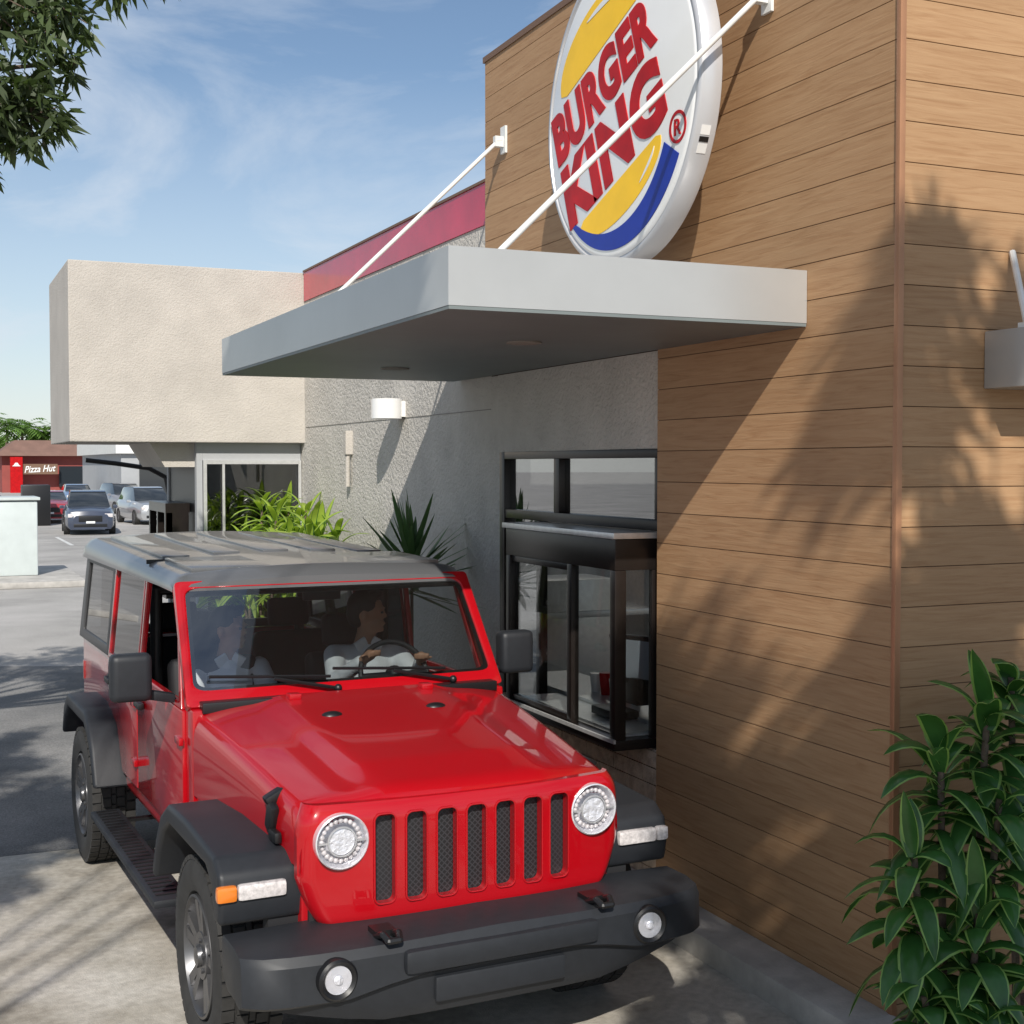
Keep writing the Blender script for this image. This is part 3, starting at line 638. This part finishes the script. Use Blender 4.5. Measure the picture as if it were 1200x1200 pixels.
mb.sph(SW@Vector((0,0,0)),.05,12,8); mb.obj('steering_wheel','plastic',J)
# ------------------------------------------------------------ people
def remesh(mb,vox,sm=4):
    me=meshof(mb); o=bpy.data.objects.new('r',me); COL.objects.link(o)
    md=o.modifiers.new('r','REMESH'); md.mode='VOXEL'; md.voxel_size=vox; md.use_smooth_shade=True
    s=o.modifiers.new('s','SMOOTH'); s.iterations=sm; s.factor=.5
    m2=evalmesh(o); bpy.data.objects.remove(o); return m2
def cap(mb,p,q,r0,r1):
    mb.cyl(p,q,r0,r1,14); mb.sph(p,r0,14,8); mb.sph(q,r1,14,8)
def person(label,X,headdir,hx,hands,dy=0,dz=0):
    hip=Vector((hx,1.86+dy,.86+dz)); chest=Vector((hx,1.93+dy,1.20+dz)); neck=Vector((hx,1.90+dy,1.40+dz)); head=Vector((hx,1.86+dy,1.545+dz))
    mb=MB(); cap(mb,hip,chest,.15,.15); cap(mb,chest,neck,.12,.06); cap(mb,neck,head-Vector((0,0,.03)),.055,.052)
    HX=Matrix.Translation(head)@Matrix.Rotation(headdir,4,'Z')
    mb.sph((0,.012,.025),(.077,.097,.098),20,14,0,HX); mb.sph((0,-.025,-.05),(.055,.062,.062),16,10,0,HX); mb.sph((0,-.07,-.085),(.022,.02,.018),10,6,0,HX)
    v=[Vector(p) for p in((-.012,-.08,.03),(.012,-.08,.03),(.018,-.085,-.022),(-.018,-.085,-.022),(0,-.118,-.018))]; mb.add(v,[(0,1,4),(1,2,4),(2,3,4),(3,0,4),(0,3,2,1)],0,HX)
    for s in(-1,1): mb.sph((s*.079,.012,-.005),(.012,.02,.032),10,8,0,HX); mb.sph((s*.034,-.083,.028),(.022,.012,.008),8,6,0,HX)
    mb.sph((0,-.088,-.052),(.026,.012,.006),10,6,0,HX)
    sh=MB(); cap(sh,hip,chest,.165,.165); cap(sh,chest,neck-Vector((0,0,.05)),.13,.07)
    for s,hand in zip((-1,1),hands):
        S0=Vector((hx+s*.18,1.91+dy,1.32+dz)); H=Vector(hand); E=(S0+H)/2+Vector((s*.07,.02,-.13))
        cap(mb,S0,E,.045,.038); cap(mb,E,H,.036,.026)
        d=(H-E).normalized(); side_=d.cross(Vector((0,0,1))).normalized(); pal=H+d*.05
        cap(mb,H,pal,.026,.03)
        for k in range(4):
            r=side_*(.022*(k-1.5)); L=(.030,.036,.034,.026)[k]
            a=pal+r+d*.015; b1=a+d*L; c=b1+Vector((0,0,-.024))-d*.004; cap(mb,a,b1,.0095,.009); cap(mb,b1,c,.009,.008)
        t0=H+d*.02-side_*s*.022; t1=t0-side_*s*.03+d*.025; cap(mb,t0,t1,.011,.009)
        cap(sh,S0,E,.062,.052); cap(sh,E,E.lerp(H,.85),.05,.038); cap(sh,chest+Vector((0,0,.06)),S0,.11,.062)
        kn=Vector((hx+s*.13,1.40+dy,.92)); cap(mb,hip+Vector((s*.08,0,-.02)),kn,.085,.06); cap(mb,kn,(hx+s*.12,1.22+dy,.66),.055,.04)
    me=remesh(mb,.0085,3); me.materials.append(M['skin'])
    o=bpy.data.objects.new('person',me); o.matrix_basis=X; finish(o,None,False,label,'person',{})
    m2=remesh(sh,.014,3); m2.materials.append(M['shirt']); finish(bpy.data.objects.new('shirt',m2),o,False,None,None,{})
    cl=MB()
    for s in(-1,1): cl.cbox(tuple(neck+Vector((s*.045,-.055,-.02))),(.07,.02,.06),0,(rad(20),rad(s*30),0))
    cl.obj('collar','shirt',o,bevel=.006)
    hr=MB(); hr.sph((0,.022,.045),(.084,.098,.090),20,14,0,HX); hr.sph((0,.06,.0),(.075,.062,.08),16,10,0,HX)
    for k in range(10): hr.sph((R.uniform(-.05,.05),R.uniform(-.06,-.03),.115+R.uniform(-.01,.005)),(.03,.03,.018),10,6,0,HX)
    m3=remesh(hr,.01,1)
    bm=bmesh.new(); bm.from_mesh(m3); iv=HX.inverted()
    dl=[v for v in bm.verts if (iv@v.co).y<-.052 and (iv@v.co).z<.07]; bmesh.ops.delete(bm,geom=dl,context='VERTS'); bm.to_mesh(m3); bm.free()
    m3.materials.append(M['hair']); finish(bpy.data.objects.new('hair',m3),o,False,None,None,{})
    for s in(-1,1): MB().sph((s*.033,-.083,.012),(.014,.008,.007),10,6,0,HX).obj('eye','black',o)
    return o
JM=WM[J.name]
person('man in white shirt driving, turned towards the service window',JM,rad(62),.41,((.24,1.19,1.39),(.56,1.21,1.36)),-.25,.03)
person('passenger in white shirt sitting with hands low',JM,rad(50),-.30,((-.42,1.45,1.02),(-.14,1.45,1.05)),.02,-.05)

# ------------------------------------------------------------ background cars
M['glassb']=newmat('car_window_dark',(.02,.025,.03),.08,coat=1)
def bgcar(name,loc,rz,paint,label,suv=True,sc=.92):
    M['_p']=paint
    o=empty(name,loc,label,'car',rz=rz,sc=sc,group='cars parked in the far lot')
    H=1.62 if suv else 1.42
    P=[]
    for y,w,zt in((-2.3,.62,.72),(-2.22,.80,.86),(-1.9,.88,.95),(-1.0,.91,1.02),(0,.92,1.02),(1.2,.92,1.04),(1.9,.90,1.04),(2.2,.82,1.0),(2.28,.7,.85)):
        sec=[(-w*.9,.22),(-w,.35),(-w,.65),(-w*.97,zt-.12),(-w*.86,zt),(0,zt+.04),(w*.86,zt),(w*.97,zt-.12),(w,.65),(w,.35),(w*.9,.22)]
        P.append([(x,y,z) for x,z in sec])
    MB().grid(P).add(P[0],[tuple(range(11))]).add(P[-1],[tuple(range(11))]).obj('body','_p',o,ang=40)
    P=[(-1.05,.78,1.0),(-.35,.66,H-.05),(-.1,.64,H),(1.3,.64,H),(1.75,.62,H-.06),(2.15,.74,1.0)]
    g=MB(); g.add([(s*w,y,z) for y,w,z in P for s in(-1,1)],[(0,1,3,2),(2,3,5,4),(4,5,7,6),(6,7,9,8),(8,9,11,10),(0,2,4,6,8,10),(1,3,5,7,9,11)]).obj('windows','glassb',o,bevel=.03)
    MB().add([(s*w*.98,y,z+.012) for y,w,z in P[1:5] for s in(-1,1)],[(0,1,3,2),(2,3,5,4),(4,5,7,6)]).obj('roof','_p',o)
    for s in(-1,1):
        MB().box((min(s*.5,s*.80),-2.27,.66),(max(s*.5,s*.80),-2.1,.80)).obj('headlight','lens',o,bevel=.02)
        MB().cbox((s*.98,-.75,1.02),(.16,.1,.12)).obj('side_mirror','_p',o,bevel=.02)
        for y in(-1.4,1.4): 
            w_=MB().lathe([(-.1,.2),(-.11,.33),(.11,.33),(.1,.2)],24,closed=True,X=Matrix.Translation((s*.82,y,.33))).obj('wheel','rubber',o)
            MB().lathe([(-.07,0),(-.09,.21),(.09,.21),(.07,0)],20,X=Matrix.Translation((s*.84,y,.33))).obj('rim','rim',w_)
    MB().box((-.42,-2.32,.50),(.42,-2.25,.72)).box((-.6,-2.31,.30),(.6,-2.2,.42)).obj('grille','black',o,bevel=.01)
    MB().box((-.16,-2.345,.44),(.16,-2.33,.52)).obj('plate','white',o)
bgcar('parked_car',(5.5,50,0),rad(-4),newmat('paint_bluegrey',(.035,.045,.075),.3,coat=1),'dark blue-grey suv facing the lane')
bgcar('parked_car',(8.6,57,0),rad(6),newmat('paint_silver',(.45,.46,.47),.3,metal=.5,coat=1),'silver car parked beside the suv')
bgcar('parked_car',(5.0,60,0),rad(-3),newmat('paint_darkred',(.32,.02,.03),.3,coat=1),'dark red car parked behind the suv',False)
bgcar('parked_car',(2.6,66,0),rad(90),newmat('paint_white',(.7,.7,.7),.3,coat=1),'white car crossing the far parking lot',False)
bgcar('parked_car',(9.4,70,0),rad(10),newmat('paint_grey',(.2,.2,.22),.3,coat=1),'grey car parked near grey building')
bgcar('parked_car',(8.2,80,0),rad(0),newmat('paint_blue',(.12,.2,.35),.3,coat=1),'blue car parked near the far restaurant',False)
# far buildings
FB=empty('pizza_restaurant',(11,125,0),'low restaurant with brown roof and red sign tower','building')
MB().box((6.6,125,0),(17,133,3.2)).obj('wall','redwall',FB,True,smooth=False)
MB().add([(6.0,124,3.2),(18,124,3.2),(18,134,3.2),(6.0,134,3.2),(7.8,126.5,4.6),(16,126.5,4.6),(16,131.5,4.6),(7.8,131.5,4.6)],[(0,1,5,4),(1,2,6,5),(2,3,7,6),(3,0,4,7),(4,5,6,7)]).obj('roof','brownr',FB,True,smooth=False)
MB().box((7.2,123.4,0),(8.2,123.9,3.1)).obj('sign_tower','logored',FB,True)
MB().box((8.2,123.6,1.6),(11.1,123.9,2.5)).obj('sign_board','cap',FB,True)
MB().add([(7.35,123.38,2.3),(8.05,123.38,2.3),(7.9,123.38,2.42),(7.8,123.38,2.6),(7.6,123.38,2.6),(7.5,123.38,2.42)],[(0,1,2,3,4,5)]).obj('sign_emblem','white',FB,True,smooth=False)
TF=Matrix(((1,0,0,9.65),(0,0,-1,123.59),(0,1,0,2.08),(0,0,0,1)))
text('lettering','Pizza Hut','white',FB,0,0,rad(3),2.6,.58,TF,bold=.015,shear=.35)
MB().box((11.3,124.6,.5),(15.8,124.95,2.3)).obj('window','glassb',FB,True)
WB=empty('white_building',(-6,160,0),'long white commercial building behind the trees','building')
MB().box((-30,160,0),(5,170,4.2)).obj('wall','stuccof',WB,True,smooth=False)
MB().box((-30,159.8,1),(4,159.95,2.6)).obj('window','glassb',WB,True)
GB=empty('grey_building',(14,72,0),'flat-roofed grey commercial building with white band','building')
MB().box((9.6,72,0),(26,90,3.0)).obj('wall','grey',GB,True,smooth=False)
MB().box((9.3,71.7,3.0),(26.3,90.3,3.7)).obj('roof_band','whitem',GB,True,smooth=False)
MB().box((10.5,71.9,.8),(14,71.99,2.6)).obj('window','glassb',GB,True)
box('container',(3.7,56,0),(4.75,57,1.62),'black',label='black waste container beside the parked cars',cat='container',bevel=.05)
T=empty('transformer_cabinet',(1.5,29.8,.13),'pale green utility transformer cabinet on concrete island','utility cabinet')
MB().box((-.2,29.2,.13),(2.22,30.6,1.66)).obj('cabinet','green',T,True,bevel=.04)
MB().box((-.25,29.15,1.68),(2.27,30.65,1.74)).box((.95,29.17,.3),(.97,29.199,1.6)).obj('lid','green',T,True,bevel=.01)
mb=MB(); mb.tube([(2.85,17,0),(2.85,17,2.0),(2.80,17,2.25),(2.6,17,2.36),(2.2,17,2.42),(1.85,17,2.46)],.03,10); mb.obj('clearance_arm','black',label='black curved height clearance arm over the lane',cat='clearance bar')

# ------------------------------------------------------------ vegetation
def leafmesh(mb_v,mb_f,c,d,up,L,w):
    s=d.cross(up)
    if s.length<1e-4: s=Vector((1,0,0))
    s.normalize(); b=len(mb_v)
    mb_v+= [c,c+d*L*.45+s*w,c+d*L,c+d*L*.45-s*w]; mb_f.append((b,b+1,b+2,b+3))
def tree(name,base,th,clumps,label,leaf='leaf',L=.13,w=.028,hang=.5,tr=.14,lm=1.0,cat='tree',**ex):
    o=empty(name,base,label,cat,**ex); base=Vector(base); top=base+Vector((0,0,th))
    mb=MB(); pts=[base,base+Vector((.08,.05,th*.5)),top]; mb.cyl(pts[0],pts[1],tr*1.2,tr,12); mb.cyl(pts[1],pts[2],tr,tr*.7,12)
    v=[];f=[]
    for (c,r,n) in clumps:
        c=Vector(c); mid=(top+c)/2+Vector((R.uniform(-.3,.3),R.uniform(-.3,.3),R.uniform(0,.4)))
        mb.cyl(top,mid,tr*.45*lm,tr*.22*lm,8); mb.cyl(mid,c,tr*.22*lm,tr*.06*lm,6)
        nt=max(3,int(n/26))
        for k in range(nt):
            d=Vector((R.gauss(0,1),R.gauss(0,1),R.gauss(0,1))).normalized(); e=c+d*r*R.uniform(.25,1)
            mb.cyl(c,e,.010,.004,4,caps=False)
            tw=(e-c).normalized()
            for q in range(26):
                p=e+Vector((R.gauss(0,1),R.gauss(0,1),R.gauss(0,1)))*r*.14
                dd=(Vector((R.gauss(0,1),R.gauss(0,1),R.gauss(0,.8)-hang))+tw*.5).normalized()
                leafmesh(v,f,p,dd,Vector((R.gauss(0,1),R.gauss(0,1),R.gauss(0,1))),L*R.uniform(.6,1.2),w*R.uniform(.7,1.2))
    mb.obj('trunk','trunk',o,True,recalc=False)
    cr=MB(); cr.add(v,f); cr.obj('crown',leaf,o,True,recalc=False,smooth=False)
def blob(c,r,k,n,rr):
    out=[]
    for i in range(k):
        d=Vector((R.gauss(0,1),R.gauss(0,1),R.gauss(0,1))).normalized()*R.uniform(.3,1)
        out.append(((c[0]+d.x*r[0],c[1]+d.y*r[1],c[2]+d.z*r[2]),rr*R.uniform(.7,1.2),n))
    return out
tree('shade_tree',(-2.3,8.9,0),4.2,[((.35,9.0,4.75),.42,950),((.68,9.05,4.60),.27,480),((.25,9,5.4),.6,1300),((.82,9.1,5.35),.32,520),((1.22,9.1,5.62),.22,230),((1.45,9.1,5.7),.14,110),((.3,9.2,4.38),.24,330),((.95,9.1,4.98),.14,90)]+blob((-2,8.8,6.3),(2.0,2,1.1),12,600,.6),'leafy tree with drooping narrow leaves overhanging the lane',L=.17,w=.018,hang=.9)
tree('shade_tree',(1.0,-5.0,0),4.6,blob((1.25,-2.1,6.9),(1.5,1.5,2.2),34,320,.38)+blob((1.3,-2.3,6.0),(1.1,.9,1.0),9,440,.42),'leafy tree casting dappled shade on the wooden wall',L=.2,w=.035,lm=.5)
tree('shade_tree',(-3.8,-1.5,0),4.2,blob((-3.1,1.9,6.8),(1.7,3.4,1.0),24,320,.44)+[((-.08,.95+.75*i,7.2+.05*(i%2)),.32,600) for i in range(5)],'leafy tree casting dappled shade on the driveway',L=.2,w=.035,lm=.3)  # crown extended by an added row of unseen clumps to shade the canopy's side fascia
for i,(x,y,h) in enumerate(((-3,152,5.6),(3,156,5.2),(9,150,4.6),(17,148,5.2),(24,150,5.6))):
    tree('background_tree',(x,y,0),h*.5,blob((x,y,h*.85),(3.6,2,h*.3),8,260,1.2),'green tree behind the far restaurant','leaff',L=.6,w=.2,tr=.2,group='trees beyond the car park')
def palm(loc,h):
    o=empty('palm_tree',loc,'palm tree beyond the far restaurant','palm tree',group='palms beyond the car park'); b=Vector(loc)
    MB().cyl(b,b+Vector((.2,0,h)),.2,.13,10).obj('trunk','trunk',o,True)
    v=[];f=[]
    for k in range(20):
        a=2*math.pi*k/20+R.uniform(-.2,.2); el=R.uniform(.1,1.1); p=b+Vector((.2,0,h)); d=Vector((math.cos(a)*math.cos(el),math.sin(a)*math.cos(el),math.sin(el)))
        for s in range(10):
            q=p+d*.26
            for sg in(-1,1):
                sd=d.cross(Vector((0,0,1))).normalized()*sg; leafmesh(v,f,p,(sd+d*.5+Vector((0,0,-.3))).normalized(),Vector((0,0,1)),.9,.12)
            p=q; d=(d+Vector((0,0,-.17))).normalized()
    MB().add(v,f).obj('crown','leaff',o,True,recalc=False,smooth=False)
for l,h in(((6.6,136,0),5.6),((9.0,138,0),5.8),((11.5,140,0),5.2),((13,138,0),5.0),((7.8,141,0),6.3),((10.6,139,0),5.6)): palm(l,h)
def leaf3(mb,p,az,el,L,w,droop,n=7,fold=.25,mi=(0,1)):
    d=Vector((math.cos(az)*math.cos(el),math.sin(az)*math.cos(el),math.sin(el))); s=Vector((-math.sin(az),math.cos(az),0)); rows=[]
    tw=R.uniform(-.4,.4)
    for k in range(n+1):
        t=k/n; ww=w*(math.sin(math.pi*min(1,.12+t*.88))**.75)*(1 if t<1 else 0)+.001
        up=s.cross(d).normalized(); ss=(s*math.cos(tw*t)+up*math.sin(tw*t))
        rows.append([p-ss*ww+up*fold*ww,p-ss*ww*.82+up*fold*.7*ww,p,p+ss*ww*.82+up*fold*.7*ww,p+ss*ww+up*fold*ww])
        p=p+d*L/n; d=(d+Vector((0,0,-droop/n))).normalized()
    b=len(mb.v)
    for r in rows: mb.v+= [tuple(x) for x in r]
    for k in range(n):
        for i in range(4): mb.f.append((b+k*5+i,b+k*5+i+1,b+k*5+5+i+1,b+k*5+5+i)); mb.m.append(mi[1] if i in(0,3) else mi[0])
def rosette_plant(name,base,stems,label,mats,L=.3,w=.035,nl=34,span=.45,droop=1.3,cat='plant',el0=-.1,el1=1.35,**ex):
    o=empty(name,base,label,cat,**ex); bs=Vector(base); mb=MB(); st=MB()
    for (dx,dy,h) in stems:
        top=bs+Vector((dx,dy,h)); st.cyl(bs+Vector((dx*.4,dy*.4,0)),top,.016,.012,8)
        for k in range(nl):
            t=k/nl; p=top+Vector((0,0,-span*(1-t)))+Vector((R.uniform(-.015,.015),)*2+(0,)); az=k*2.4+R.uniform(-.3,.3)
            leaf3(mb,p,az,el0+(el1-el0)*t**1.3+R.uniform(-.25,.25),L*R.uniform(.65,1.2)*(1-.3*t*t),w*R.uniform(.75,1.1),droop*R.uniform(.7,1.3))
    st.obj('stem','trunk',o,True); mb.obj('leaves',mats,o,True,recalc=False,ang=80)
rosette_plant('dracaena_plant',(3.42,3.78,.0),[(-.02,.05,1.38),(.12,-.1,1.20),(-.20,-.02,1.04),(-.02,-.15,.82),(.2,.05,1.50)],'bushy green plant with glossy striped leaves beside wooden wall',['dleaf','dmarg'],L=.36,w=.048,nl=26,span=.42,droop=2.2)
rosette_plant('dracaena_plant',(3.30,3.55,.0),[(-.12,.1,.55),(.05,.0,.48),(-.2,-.05,.34),(.15,.12,.6)],'low green plant with glossy striped leaves at wall corner',['dleaf','dmarg'],L=.35,w=.048,nl=26,span=.3,droop=2.2)
rosette_plant('dracaena_plant',(3.90,3.9,.0),[(-.05,.05,1.58),(.08,-.1,1.34),(.2,.1,1.48),(.1,-.1,.95)],'tall green plant with glossy striped leaves by the wall',['dleaf','dmarg'],L=.36,w=.048,nl=26,span=.42,droop=2.2)
for i,(x,y,h) in enumerate(((3.25,12.2,2.0),(3.3,11.4,1.75),(3.0,13.0,1.95),(3.35,13.2,1.9),(2.85,13.4,1.70))):
    rosette_plant('yellow_green_shrub',(x,y,0),[(R.uniform(-.22,.22),R.uniform(-.25,.25),h+R.uniform(-.4,.1)) for k in range(5)],'yellow-green strappy shrub along the stucco wall',['yleaf','dleaf'],L=.44,w=.036,nl=24,span=.45,droop=1.6,group='shrubs along the stucco wall')
rosette_plant('spiky_plant',(3.28,9.25,0),[(0,0,1.74)],'dark green spiky plant against the stucco wall',['agave','agave'],L=.62,w=.024,nl=70,span=.28,droop=.12,el0=.0,el1=1.45)

# ------------------------------------------------------------ light, sky, camera
sd=Vector((.40,1.0,-.82)).normalized()
sun=bpy.data.lights.new('sun','SUN'); sun.energy=5.0; sun.angle=rad(.5); sun.color=(1,.95,.87)
so=bpy.data.objects.new('sun',sun); so.rotation_euler=sd.to_track_quat('-Z','Y').to_euler(); COL.objects.link(so)
w=bpy.data.worlds.new('World'); scene.world=w; w.use_nodes=True; nt=w.node_tree; L=nt.links.new; bg=nt.nodes['Background']; bg.inputs[1].default_value=.102
sk=nd(nt,'ShaderNodeTexSky',sky_type='NISHITA'); sk.sun_disc=False
el=math.asin(-sd.z); az=math.atan2(-sd.x,-sd.y); sk.sun_elevation=el; sk.sun_rotation=az; sk.air_density=1.0; sk.dust_density=.3; sk.ozone_density=2.0
tc=nd(nt,'ShaderNodeTexCoord'); mp=nd(nt,'ShaderNodeMapping'); mp.inputs['Scale'].default_value=(1.2,1.2,3.6); mp.inputs['Rotation'].default_value=(rad(14),rad(-22),0)
L(tc.outputs['Generated'],mp.inputs[0])
n=nd(nt,'ShaderNodeTexNoise'); n.inputs['Scale'].default_value=2.6; n.inputs['Detail'].default_value=10; n.inputs['Roughness'].default_value=.6; n.inputs['Distortion'].default_value=.6; L(mp.outputs[0],n.inputs['Vector'])
r=nd(nt,'ShaderNodeValToRGB'); r.color_ramp.elements[0].position=.40; r.color_ramp.elements[0].color=(0,0,0,1); r.color_ramp.elements[1].position=.72; r.color_ramp.elements[1].color=(.85,.85,.85,1); L(n.outputs['Fac'],r.inputs[0])
sp=nd(nt,'ShaderNodeSeparateXYZ'); L(tc.outputs['Generated'],sp.inputs[0])
mr=nd(nt,'ShaderNodeMapRange'); mr.inputs[1].default_value=0; mr.inputs[2].default_value=.28; mr.inputs[3].default_value=.62; mr.inputs[4].default_value=0; L(sp.outputs[2],mr.inputs[0])
mm=nd(nt,'ShaderNodeMath',operation='MAXIMUM'); L(r.outputs[0],mm.inputs[0]); L(mr.outputs[0],mm.inputs[1])
mx=nd(nt,'ShaderNodeMix',data_type='RGBA'); L(mm.outputs[0],mx.inputs[0]); L(sk.outputs[0],mx.inputs[6]); mx.inputs[7].default_value=(7.2,7.8,8.6,1); L(mx.outputs[2],bg.inputs[0])
cam=bpy.data.cameras.new('camera'); cam.sensor_width=36; cam.lens=47.25; cam.clip_end=2000
co=bpy.data.objects.new('camera',cam); co.location=(0,0,2.4); co.rotation_euler=(rad(88.0),0,rad(-23.8)); COL.objects.link(co); scene.camera=co
scene.view_settings.view_transform='Standard'; scene.view_settings.look='None'; scene.view_settings.exposure=0
